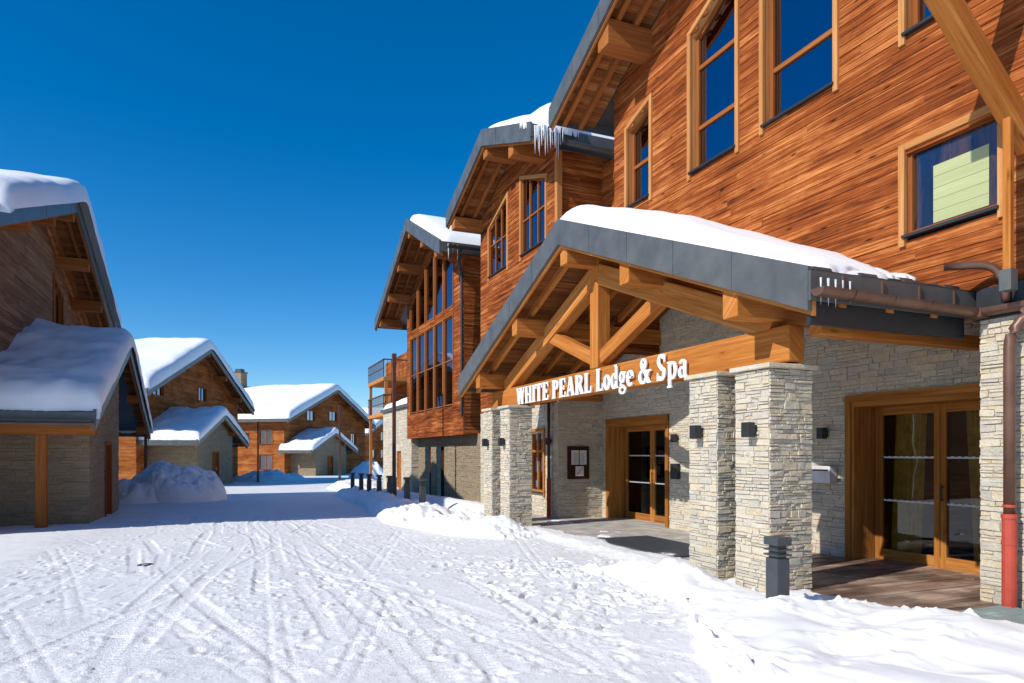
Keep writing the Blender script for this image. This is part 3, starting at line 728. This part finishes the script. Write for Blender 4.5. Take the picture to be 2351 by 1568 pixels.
def glyph(c):
    g=GL(); w=.5
    if c=='I': g.V(.19); w=.38
    elif c=='H': g.V(.19);g.V(.67);g.rect(.27,.45,.57,.55); w=.86
    elif c=='T': g.V(.38,st=0);g.rect(.02,.91,.74,1);g.rect(.02,.74,.08,.94);g.rect(.68,.74,.74,.94); w=.76
    elif c=='E': g.V(.19);g.rect(.27,.91,.64,1);g.rect(.27,0,.66,.09);g.rect(.27,.45,.50,.54);g.rect(.58,.76,.64,.94);g.rect(.60,.06,.66,.28);g.rect(.45,.38,.51,.62); w=.70
    elif c=='L': g.V(.19);g.rect(.27,0,.64,.09);g.rect(.58,.06,.64,.32); w=.67
    elif c in 'PR':
        g.V(.19); g.ring(.34,.73,.34,.27,.16,.06,-90,90); g.rect(.27,.905,.35,1);g.rect(.27,.46,.35,.555); w=.70
        if c=='R': g.D(.66,0,.42,.5,.22); g.rect(.56,0,.82,.06); w=.80
    elif c=='A': g.D(.12,0,.36,1,.09);g.D(.64,0,.38,1,.23);g.rect(.2,.27,.54,.36);g.rect(.0,0,.25,.06);g.rect(.48,0,.80,.06); w=.80
    elif c=='W':
        g.D(.34,0,.14,1,.22);g.D(.36,0,.54,1,.09);g.D(.76,0,.58,1,.22);g.D(.78,0,.98,1,.09)
        g.rect(.0,.94,.30,1);g.rect(.42,.94,.72,1);g.rect(.88,.94,1.08,1); w=1.08
    elif c=='o': g.ring(.30,.32,.29,.34,.15,.05); w=.60
    elif c=='d': g.ring(.28,.32,.27,.34,.14,.05); g.V(.48,0,1,sb=0,st=2,T=.17); g.rect(.48,0,.64,.06); w=.66
    elif c=='g': g.ring(.27,.42,.24,.25,.13,.05); g.ring(.29,-.12,.28,.18,.09,.06); g.rect(.12,.02,.42,.10); g.D(.12,.06,.16,.22,.08); g.rect(.40,.55,.57,.64); w=.59
    elif c=='e': g.ring(.28,.32,.28,.34,.15,.05,0,318); g.rect(.12,.31,.56,.38); w=.57
    elif c=='a': g.V(.42,0,.48,sb=0,st=0,T=.17); g.ring(.29,.46,.23,.20,.13,.06,0,160); g.ring(.25,.19,.23,.21,.13,.05,60,300); g.rect(.3,.31,.42,.38); g.rect(.42,0,.60,.06); w=.61
    elif c=='p': g.V(.19,-.32,.66,sb=1,st=2,T=.17); g.ring(.39,.32,.28,.34,.15,.05,-150,150); w=.70
    elif c=='S': g.ring(.31,.745,.27,.27,.15,.07,25,265); g.ring(.31,.265,.30,.275,.16,.07,-155,85); g.D(.42,.38,.17,.64,.23); g.rect(.50,.70,.56,1.0);g.rect(.03,0,.09,.32); w=.64
    elif c=='&': g.ring(.36,.77,.23,.235,.12,.05); g.ring(.32,.27,.32,.29,.16,.06,60,345); g.D(.76,0,.24,.80,.20); g.D(.62,.18,.78,.5,.08); g.rect(.64,.46,.92,.53); g.rect(.66,0,.94,.06); w=.94
    elif c==' ': w=.30
    return g.q,w
def letters(txt,u0,u1,h):
    sp=.05
    tot=sum(glyph(c)[1]+sp for c in txt)-sp; sx=(u1-u0)/tot; u=0
    for c in txt:
        q,w=glyph(c)
        if q:
            mb=MB()
            for i,p in enumerate(q):
                o=.012+.0004*(i%7)
                pts=[(u0+(u+x)*sx,y*h) for x,y in p]
                mb.hexa([PS_(a,b,-.014) for a,b in pts],[PS_(a,b,o) for a,b in pts])
            mk('letter',mb,M['white'],sign)
        u+=w+sp
letters('WHITE PEARL',0,3.46,.365); letters('Lodge & Spa',3.62,6.25,.395)

# ============================================================ BOLLARDS and poles
def boll(loc,lab):
    b=root('bollard',lab,'bollard',loc,group='dark metal bollards along the street')
    mb=MB(); mb.box(-.085,.085,-.085,.085,-.4,.56); mk('bollard_post',mb,M['boll'],b,bevel=.006)
    mb=MB()
    for z in (.585,.64): mb.box(-.10,.10,-.10,.10,z,z+.018)
    mb.box(-.06,.06,-.06,.06,.56,.70,m=0); mk('louvre',mb,M['boll'],b)
    mb=MB(); mb.box(-.10,.10,-.10,.10,.695,.78); mk('bollard_cap',mb,M['boll'],b,bevel=.006)
    return b
b0=boll((5.40,5.60,.03),'square anthracite bollard light standing in the snow bank')
for i,Y in enumerate((19.9,21.8,24.4,26.2,28.2,30.0,32.2)):
    n=copy_thing(b0,(5.42,Y,gz(Y)+.30)); n['label']='small anthracite bollard light beside the snowy street'
pole=root('lamp_post','slender rusty steel lamp post standing in snow','lamp post',(5.75,25.1,gz(25)),group='rusty steel lamp posts')
mb=MB(); mb.box(-.06,.06,-.06,.06,-.2,5.1); mk('post_shaft',mb,M['rust'],pole,bevel=.006)
mb=MB(); mb.box(-.075,.075,-.075,.075,5.1,5.6); mk('lamp_head',mb,M['rust'],pole,bevel=.006)
mb=MB(); mb.box(-.14,.14,-.14,.14,-.02,.04); mb.box(-.08,.08,-.08,.08,.04,1.0); mk('post_base',mb,M['boll'],pole)
copy_thing(pole,(7.4,49.3,gz(49))); copy_thing(pole,(2.3,57.5,gz(58)),scale=(1,1,.85)); copy_thing(pole,(-3.4,35.2,gz(35)),scale=(1,1,.8))

# ============================================================ CHALETS
def chalet(name,lab,loc,rz,hw,za,s,ov,depth,wh,wood,wins=(),swins=(),T=.55,fas=.45,purl=None,seed=1,chim=None,snowkw=None,zg=0,sx=-.15):
    c=root(name,lab,'house',loc,rz)
    P=Pfront(0); hs=[w[:5] for w in wins]
    mb=MB(); b0=-.6+zg
    planks(mb,P,-wh,wh,b0,za-.2,hs,.2,gable_lim(za,s,.3),lw=(3,7))
    ze=za-s*wh-.3
    planks(mb,Pside(wh,1),0,depth,b0,ze,[w[:5] for w in swins],.2,lw=(3,7))
    planks(mb,Pside(-wh,-1),0,depth,b0,ze,(),.2,lw=(3,7))
    mk('wood_wall',mb,M[wood],c)
    for w in wins: window(c,P,*w[:5],ver=((w[0]+w[1])/2,),tw=.10,fw=.07,trim='frame')
    for w in swins: window(c,Pside(wh,1),*w[:5],ver=((w[0]+w[1])/2,),tw=.10,fw=.07,trim='frame')
    k=dict(nx=38,ny=70,T=T,r=.5,seed=seed,lump=.10,droop=.12,bulge=.24); k.update(snowkw or {})
    gable_roof(c,-hw,hw,za,s,ov,depth+.8,fas=fas,purl=purl or (0,hw*.35,-hw*.35,hw*.7,-hw*.7),mats=('metal','soffit','timberd'),raft=.5,psz=(.3,.4),near=False,snowkw=k,sx=sx)
    if chim:
        x,y=chim; zc=za-s*abs(y)
        ch=MB(); stones(ch,Pfront(x-.6),y-.6,y+.6,zc-.5,zc+2.6,ch=(.1,.2),lw=(.2,.5)); stones(ch,Pside(y+.6,1),x-.6,x+.6,zc-.5,zc+2.6,ch=(.1,.2),lw=(.2,.5)); stones(ch,Pside(y-.6,-1),x-.6,x+.6,zc-.5,zc+2.6,ch=(.1,.2),lw=(.2,.5))
        mm=mk('chimney',ch,M['stone_shaded'],c)
        k=MB(); k.box(x-.7,x+.7,y-.7,y+.7,zc+2.6,zc+2.72); k.box(x-.4,x+.4,y-.4,y+.4,zc+2.72,zc+3.1); mk('chimney_cap',k,M['tile'],mm)
    return c
def annex(lab,loc,rz,hw,za,s,ov,depth,y0,y1,T=.5,seed=2,door=None,ch=(.07,.15)):
    c=root('entrance_annex',lab,'entrance annex',loc,rz,group='stone entrance annexes of the chalets')
    d=door; mb=MB(); lim=gable_lim(za,s,.28)
    stones(mb,Pfront(0),y0,y1,-.6,za-.2,[(d[0],d[1],-.6,2.15,2.15)],ch=ch,lw=(.2,.6),lim=lim)
    stones(mb,Pside(y1,1),0,depth,-.6,za-s*abs(y1)-.25,ch=ch,lw=(.2,.6)); stones(mb,Pside(y0,-1),0,depth,-.6,za-s*abs(y0)-.25,ch=ch,lw=(.2,.6))
    mk('stone_wall',mb,M['stone_shaded'],c)
    mb=MB(); mb.box(.12,.18,d[0],d[1],-.4,2.15)
    for q in (d[0],d[1]): mb.box(-.05,.12,q-.06,q+.06,-.4,2.22)
    mb.box(-.05,.12,d[0],d[1],2.15,2.25)
    dd=mk('door',mb,M['frame'],c)
    mb=MB(); mb.box(.08,.12,d[0]+.12,d[0]+.16,.95,1.15); mk('handle',mb,M['steel'],dd)
    gable_roof(c,-hw,hw,za,s,ov,depth,fas=.42,purl=(0,hw*.45,-hw*.45,hw*.85,-hw*.85),mats=('metal','soffit','timberd'),raft=.5,psz=(.22,.28),near=False,snowkw=dict(nx=50,ny=90,T=T,r=.42,seed=seed,lump=.34,droop=.18,bulge=.2),sx=-.10)
    return c
pi=math.pi
chalet('chalet','weathered brown timber chalet with thick snow on its roof',(-5.6,26,-.2),pi,8.5,10.2,.36,1.1,10,7.5,'weath',wins=[(6.4,7.2,3.9,6.6,6.9),(-3.6,-2.2,5.0,7.6,8.1)],T=.60,seed=21,purl=(0,2.7,-2.7,5.4,-5.4,8,-8),sx=-.30)
a1=annex('low stone annex with rounded snow roof and timber post',(-3.35,26,-.2),pi,6.6,5.6,.41,.35,2.3,-.2,5.1,T=.58,seed=23,door=(1.5,2.6))
mb=MB(); mb.box(.75,.98,5.85,6.08,-.4,2.35); mk('timber_post',mb,M['timberd'],a1,bevel=.01)
mb=MB(); mb.box(-.3,2.2,5.82,6.08,2.35,2.6); mk('eave_beam',mb,M['timberd'],a1)
mb=MB(); mb.tube([(-.35,6.7,2.72),(2.3,6.7,2.70)],.09,half=True); mk('gutter',mb,M['black'],a1)
def place(cx,cy,ang,ov): return (cx+ov*math.cos(ang),cy+ov*math.sin(ang))
ang2=math.atan2(.326,-.945)
x,y=place(-1.1,56.85,ang2,1.1)
c2=chalet('chalet','orange timber chalet with deep snow roof and small balcony',(x,y,gz(57)),ang2,10.4,10.35,.4,1.1,13,9.4,'facade_far',wins=[(5.6,7.2,6.1,7.2,7.2),(-2.0,-.4,6.3,7.4,7.4),(-8.6,-7.4,3.3,5.3,5.3),(6.8,8.2,2.6,3.8,3.8)],swins=[(1.5,2.8,3.3,4.5,4.5),(1.5,2.8,.8,2.0,2.0),(6,7.3,3.3,4.5,4.5)],T=.75,seed=31)
mb=MB(); mb.box(-1.1,0,-9.2,-6.2,2.9,3.05); mk('balcony_floor',mb,M['timberd'],c2)
mb=MB(); mb.box(-1.1,-1.04,-9.2,-6.2,3.95,4.05)
for i in range(16): mb.box(-1.09,-1.06,-9.2+i*.2,-9.17+i*.2,3.05,3.95)
for i in range(6): mb.box(-1.1+i*.2,-1.07+i*.2,-6.23,-6.2,3.05,3.95)
mb.box(-1.1,0,-6.24,-6.2,3.95,4.05); mk('balcony_railing',mb,M['rust'],c2)
def camw(xc,d): return (d*.386+xc*.9225, d*.9225-xc*.386)
ax,ay=camw(-20.2,48); x,y=place(ax,ay,ang2,.5)
annex('small stone entrance annex with snowy gable roof',(x,y,gz(46)),ang2,5.0,4.95,.4,.5,3.5,-3.0,3.6,T=.55,seed=33,door=(-.2,1.0))
L3=Vector(camw(-24.3,74));R3=Vector(camw(-19,95)); d3=(R3-L3).normalized(); ctr=(L3+R3)/2
ang3=math.atan2(d3.x,-d3.y)
x,y=place(ctr.x,ctr.y,ang3,1.1)
g3=gz(82)
c3=chalet('chalet','orange timber chalet with stone chimney and snow-laden roof',(x,y,g3),ang3,10.8,9.65-g3,.39,1.1,16,9.8,'facade_far',wins=[(3.5,5.2,6.4,7.6,7.6),(-1.8,0,6.6,7.8,7.8),(-7,-5.6,3.4,5.2,5.2)],swins=[(1.5,3.1,3.6,5.2,5.2),(6.2,7.8,3.6,5.2,5.2),(1.5,3.1,.8,2.4,2.4),(6.2,7.8,.8,2.4,2.4),(11,12.5,3.6,5.2,5.2)],T=.75,seed=41,chim=(12,1.0))
ax,ay=camw(-20.4,79); x,y=place(ax,ay,ang3,.5)
annex('small stone entrance annex with snowy gable roof',(x,y,gz(79)),ang3,5.4,5.0,.4,.5,3.5,-3.4,3.6,T=.55,seed=43,door=(-.2,1.0))
ax,ay=camw(-21,118)
chalet('chalet','distant orange timber chalet with snowy roof',(ax,ay,gz(110)),ang3,11,10.2,.38,1.1,14,10,'facade_far',wins=[(2,4,5,6.5,6.5),(2,4,2,3.5,3.5),(6,8,2,3.5,3.5),(-4,-2,5,6.5,6.5)],swins=[(2,4,3,4.5,4.5)],T=.7,seed=51)

# ============================================================ icicles
def icicle(loc,L,r,first=[None]):
    if first[0] is None:
        mb=MB(); mb.tube([(0,0,0),(0,0,-.25),(0,0,-.6),(0,0,-1)],[1,.75,.45,.05],n=7)
        o=mk('icicle',mb,M['ice'],smooth=True); first[0]=o
        o['label']='thin clear icicle hanging from a snowy eave';o['category']='icicle';o['group']='icicles on the eaves'
    else:
        o=first[0].copy(); COL.objects.link(o)
    o.location=loc; o.scale=(r,r,L); return o
for i in range(24):
    icicle((6.78+i*.030,14.74+rr(-.06,.05),9.50),rr(.3,.95)*(1-.25*abs(i-12)/12),rr(.014,.028))
for i in range(5): icicle((5.5+i*.10,5.12,3.46),rr(.10,.3),rr(.010,.016))
for i in range(3): icicle((6.95+i*.16,22.2,8.8),rr(.2,.6),rr(.015,.03))
def blob(name,loc,rx,ry,h,seed,lab,n=48,rough=.35,fq=1.5,mat='pile',pw=.8):
    pts=[]
    for i in range(n):
        for j in range(n):
            a=-1+2*i/(n-1);b=-1+2*j/(n-1)
            x=a*math.sqrt(1-b*b/2);y=b*math.sqrt(1-a*a/2); r=math.hypot(x,y)
            e=max(0,1-r*r)
            X=x*rx;Y=y*ry
            nz=float(fbm((X+loc[0])*fq,(Y+loc[1])*fq,seed,5))
            z=h*(e**pw)+rough*h*nz*2*min(1,e*2.5)
            pts.append((X,Y,z-.12 if e>0 else -.3))
    mb=MB(); mb.grid(pts,n,n); o=mk(name,mb,M[mat],smooth=True); o.location=loc; o['label']=lab;o['category']='snow pile'; o['group']='snow piles beside the street'
    return o
blob('snow_pile',(-1.95,32.2,gz(32)),2.0,2.2,1.55,13,'large rounded heap of ploughed snow beside the street',n=90,rough=.38,fq=1.1,pw=.5)
blob('snow_pile',(-3.5,31.4,gz(31)),1.9,1.6,1.0,5,'low heap of ploughed snow beside the street',rough=.35,pw=.6)
x,y=camw(-20.3,57); blob('snow_pile',(x,y,gz(57)),3.2,3,.9,6,'heap of ploughed snow beside a chalet')
x,y=camw(-8.9,40); blob('snow_pile',(x,y,gz(40)),2.0,3.5,.7,8,'heap of ploughed snow at the street edge')
x,y=camw(-12.6,60); blob('snow_pile',(x,y,gz(60)),1.8,3,1.6,9,'heap of ploughed snow at the street edge')

# ============================================================ GROUND
def axis(segs):
    out=[]
    for a,b,st in segs: out+=list(np.arange(a,b,st))
    return out
xs=axis([(-400,-60,40),(-60,-20,4),(-20,-6,.5),(-6,-3,.06),(-3,7,.025),(7,9.6,.1),(9.6,20,1),(20,60,5),(60,441,40)])
ys=axis([(-60,0,6),(0,3.5,.25),(3.5,10,.022),(10,16,.045),(16,26,.1),(26,45,.3),(45,90,1.0),(90,160,7),(160,560,40)])
X,Y=np.meshgrid(np.array(xs),np.array(ys),indexing='ij')
Z=-.012*np.clip(Y-8,0,90)
near=((X>-7)&(X<7.2)&(Y>2)&(Y<27)).astype(float)
def sm(e0,e1,v):
    t=np.clip((v-e0)/(e1-e0),0,1); return t*t*(3-2*t)
rough=fbm(X*.5,Y*.5,3,4)*.05
rough+=near*(fbm(X*3.2,Y*3.2,13,5)*.020)
cl=vn(X*11,Y*11,31)*.5+vn(X*24,Y*24,33)*.5
rough+=near*np.clip(cl-.58,0,1)*.075*(.15+.85*sm(.46,.64,vn(X*.8,Y*.8,41)*.6+vn(X*2.7,Y*2.7,42)*.4+.10))
t=Y-5
tr=[(.9,-.02,.002,.10),(1.35,-.03,.002,.10),(2.3,-.10,.003,.10),(2.65,-.11,.003,.10),(-.8,-.04,.002,.11),(-.35,-.03,.002,.11),(2.95,.02,-.006,.1),(.1,-.24,.006,.1),(.6,-.26,.006,.1),(1.9,.12,-.010,.09),(-2.6,.05,.004,.11),(1.6,.04,-.002,.09),(3.0,-.30,.006,.1),(-1.5,.18,-.006,.1),(-1.05,.19,-.006,.1),(.35,.02,.0,.1),(-2.2,.42,-.008,.1),(3.4,-.48,.01,.1)]
for k,(a,b,c,w) in enumerate(tr):
    cx=a+b*t+c*t*t+.05*np.sin(t*.7+k); sl=b+2*c*t; dx=np.abs(X-cx)/np.sqrt(1+sl*sl)
    rg=((t>-1.8)&(t<17))*sm(.36,.56,vn(X*.3+k*7,Y*.40,51))
    m=sm(w,w*.7,dx)*rg
    ph=(Y*(1+sl*.2))/.085*2*np.pi+ (X-cx)/w*3*np.sign(X-cx)
    tread=.5+.5*np.tanh(2.5*np.sin(ph))
    rough=rough*(1-.7*m)-m*(.001+.012*tread)
    rough+=.004*sm(w*.8,w*1.05,dx)*sm(w*1.6,w*1.1,dx)*rg
for k in range(12):
    a=rr(-2.5,3.4);b=rr(-.4,.35);c=rr(-.008,.008)
    cx=a+b*t+c*t*t; rg=((t>-1.8)&(t<14))*sm(.45,.55,vn(X*.3+k*5,Y*.3,53))
    for o in (0,.16): rough-=.007*sm(.035,.015,np.abs(X-cx-o))*rg
xa=np.array(xs);ya=np.array(ys)
def stamp(px,py,an,l=.14,w=.05,dp=.03):
    i0,i1=np.searchsorted(xa,[px-.3,px+.3]);j0,j1=np.searchsorted(ya,[py-.3,py+.3])
    x=X[i0:i1,j0:j1]-px;y=Y[i0:i1,j0:j1]-py
    u=x*math.cos(an)+y*math.sin(an);v=-x*math.sin(an)+y*math.cos(an)
    q=np.sqrt((u/l)**2+(v/w)**2)
    rough[i0:i1,j0:j1]+= -dp*sm(1.05,.75,q)+dp*.45*sm(1.0,1.15,q)*sm(1.6,1.15,q)
for k in range(60):
    px=rr(-4,5);py=rr(4,14);an=rr(0,6.28)
    if R()<.6: an=rr(1.1,2.0)
    for i in range(random.randint(4,12)):
        sd=.1 if i%2 else -.1
        stamp(px-math.sin(an)*sd,py+math.cos(an)*sd,an+rr(-.2,.2),dp=rr(.007,.017)); px+=math.cos(an)*.62;py+=math.sin(an)*.62
for k in range(170): stamp(rr(2.9,5.0),rr(5.6,10),rr(0,6.28),dp=rr(.015,.035))
def bankf(cx,hw,h,y0,y1,fade,seed,lum):
    e=np.clip(1-((X-cx)/hw)**2,0,1)
    ends=sm(y0-fade,y0+fade,Y)*sm(y1+fade,y1-fade,Y)
    b=h*e**.75*ends
    return b*(1+lum*fbm(X*1.1,Y*1.1,seed,3)*2), e*ends
jag=.35*fbm(X*1.7,Y*1.7,63,4)
hwA=np.interp(Y,[2,4,5.2,6.2,7.5,9],[2.4,1.85,1.25,.60,.5,.3])+jag; cA=np.interp(Y,[2,4,5.2,6.2,7.5,9],[5.3,5.2,5.25,5.3,5.25,5.15])
hwA=np.maximum(hwA,.1)
bA,eA=bankf(cA,hwA,np.interp(Y,[2,4.4,5.3,5.8,7,8.8],[.28,.26,.14,.10,.22,.12]),0,8.6,.5,61,.9)
bA=bA+eA*np.clip(fbm(X*3.5,Y*3.5,65,4)-.02,0,1)*.22
hwB=np.interp(Y,[12,14,16,20,25,32],[.4,.8,1.2,1.1,.8,.7])+jag; cB=np.interp(Y,[12,14,17,20,32],[5.6,5.3,4.95,5.1,5.4])
bB,eB=bankf(cB,hwB,.30,13.3,33,1.0,71,.9)
bB=bB+eB*np.abs(fbm(X*2.2,Y*2.2,75,4))*.55
bC=.35*np.clip(1-((X-6.9)/.8)**2,0,1)*sm(17,18.5,Y)*sm(40,30,Y)
bank=np.maximum(np.maximum(bA,bB),bC); em=sm(0.0,.35,np.maximum(eA,eB))
crumb=np.clip(vn(X*7,Y*7,95)*.5+vn(X*15,Y*15,96)*.5-.52,0,1)*.30*sm(.0,.12,eA+eB)*sm(.55,.2,eA+eB)
Z=Z+rough*(1-.88*sm(0.1,.4,eA))*(1-.3*eB)+bank+crumb*near
# ragged snow lip along the porch floor
band=sm(5.75,6.2,X)*sm(3.4,4.2,Y)*sm(17.2,16.8,Y)*(X<8)
Z=Z*(1-band)+np.maximum(Z,.055+.05*fbm(X*2.4,Y*2.4,87,4)+.03*np.clip(cl-.5,0,1))*band
edge=6.48+.75*(fbm(X*1.5,Y*1.5,81,5))+.25*sm(5.6,4.6,Y)
pf=sm(edge+.0,edge+.20,X)*sm(3.4,4.2,Y)*sm(17.2,16.8,Y)*((X<11))
Z=Z*(1-pf)+(-.06)*pf
patch_=sm(.07,.17,fbm(X*1.6,Y*1.6,85,4))*pf*sm(8.8,7.4,X)
Z=Z+patch_*.115
road=1-em
road=road*sm(-4.5,-3.0,X+.6*fbm(X*.6,Y*.6,91))
nx,ny=X.shape
co=np.stack([X,Y,Z],-1).reshape(-1,3).astype(np.float32)
idx=np.arange(nx*ny).reshape(nx,ny)
q=np.stack([idx[:-1,:-1],idx[1:,:-1],idx[1:,1:],idx[:-1,1:]],-1).reshape(-1,4)
me=bpy.data.meshes.new('ground'); me.vertices.add(len(co)); me.vertices.foreach_set('co',co.ravel())
me.loops.add(q.size); me.loops.foreach_set('vertex_index',q.ravel().astype(np.int32))
me.polygons.add(len(q)); me.polygons.foreach_set('loop_start',np.arange(0,q.size,4,dtype=np.int32)); me.polygons.foreach_set('loop_total',np.full(len(q),4,dtype=np.int32))
me.polygons.foreach_set('use_smooth',np.ones(len(q),dtype=bool))
at=me.attributes.new('road','FLOAT','POINT'); at.data.foreach_set('value',road.ravel().astype(np.float32))
me.update(calc_edges=True); me.validate(); me.materials.append(M['ground'])
g=bpy.data.objects.new('ground',me); COL.objects.link(g); g['kind']='structure'
mh=root('drain_cover','small rusty drain cover showing through packed snow','drain cover',(-1.17,12.1,-.062))
mb=MB(); mb.tube([(0,0,-.05),(0,0,.012)],.12,n=24); mk('cover_plate',mb,M['rust'],mh)
mb=MB()
for i in range(5): mb.box(-.08,.08,-.09+i*.04,-.075+i*.04,.012,.02)
mk('cover_ribs',mb,M['black'],mh)

# ============================================================ light, sky, camera
el=math.radians(35); hx,hy=.98,.22
n=math.hypot(hx,hy);hx/=n;hy/=n
tv=Vector((hx*math.cos(el),hy*math.cos(el),-math.sin(el)))
sl=bpy.data.lights.new('sun','SUN'); sl.energy=5.0; sl.angle=math.radians(.5); sl.color=(1,.955,.88)
so=bpy.data.objects.new('sun',sl); COL.objects.link(so); so.rotation_euler=tv.to_track_quat('-Z','Y').to_euler()
w=bpy.data.worlds.new('World'); S.world=w; w.use_nodes=True; nt=w.node_tree
bg=nt.nodes['Background']; sky=nt.nodes.new('ShaderNodeTexSky'); sky.sky_type='NISHITA'; sky.sun_disc=False
sky.sun_elevation=el; sky.sun_rotation=math.atan2(-hx,-hy)%(2*math.pi); sky.altitude=1200; sky.air_density=1.0; sky.dust_density=.2; sky.ozone_density=4.0
hs=nt.nodes.new('ShaderNodeHueSaturation'); hs.inputs['Saturation'].default_value=1.38
nt.links.new(sky.outputs[0],hs.inputs['Color']); nt.links.new(hs.outputs[0],bg.inputs[0]); bg.inputs[1].default_value=.15
cd=bpy.data.cameras.new('camera'); cd.lens=24; cd.sensor_width=36; cd.shift_y=(1040-784)/2351; cd.clip_end=2000; cd.clip_start=.05
cam=bpy.data.objects.new('camera',cd); COL.objects.link(cam); cam.location=(0,0,1.7); cam.rotation_euler=(pi/2,0,math.radians(-22.7))
S.camera=cam
S.view_settings.view_transform='Standard'; S.view_settings.look='None'; S.view_settings.exposure=0
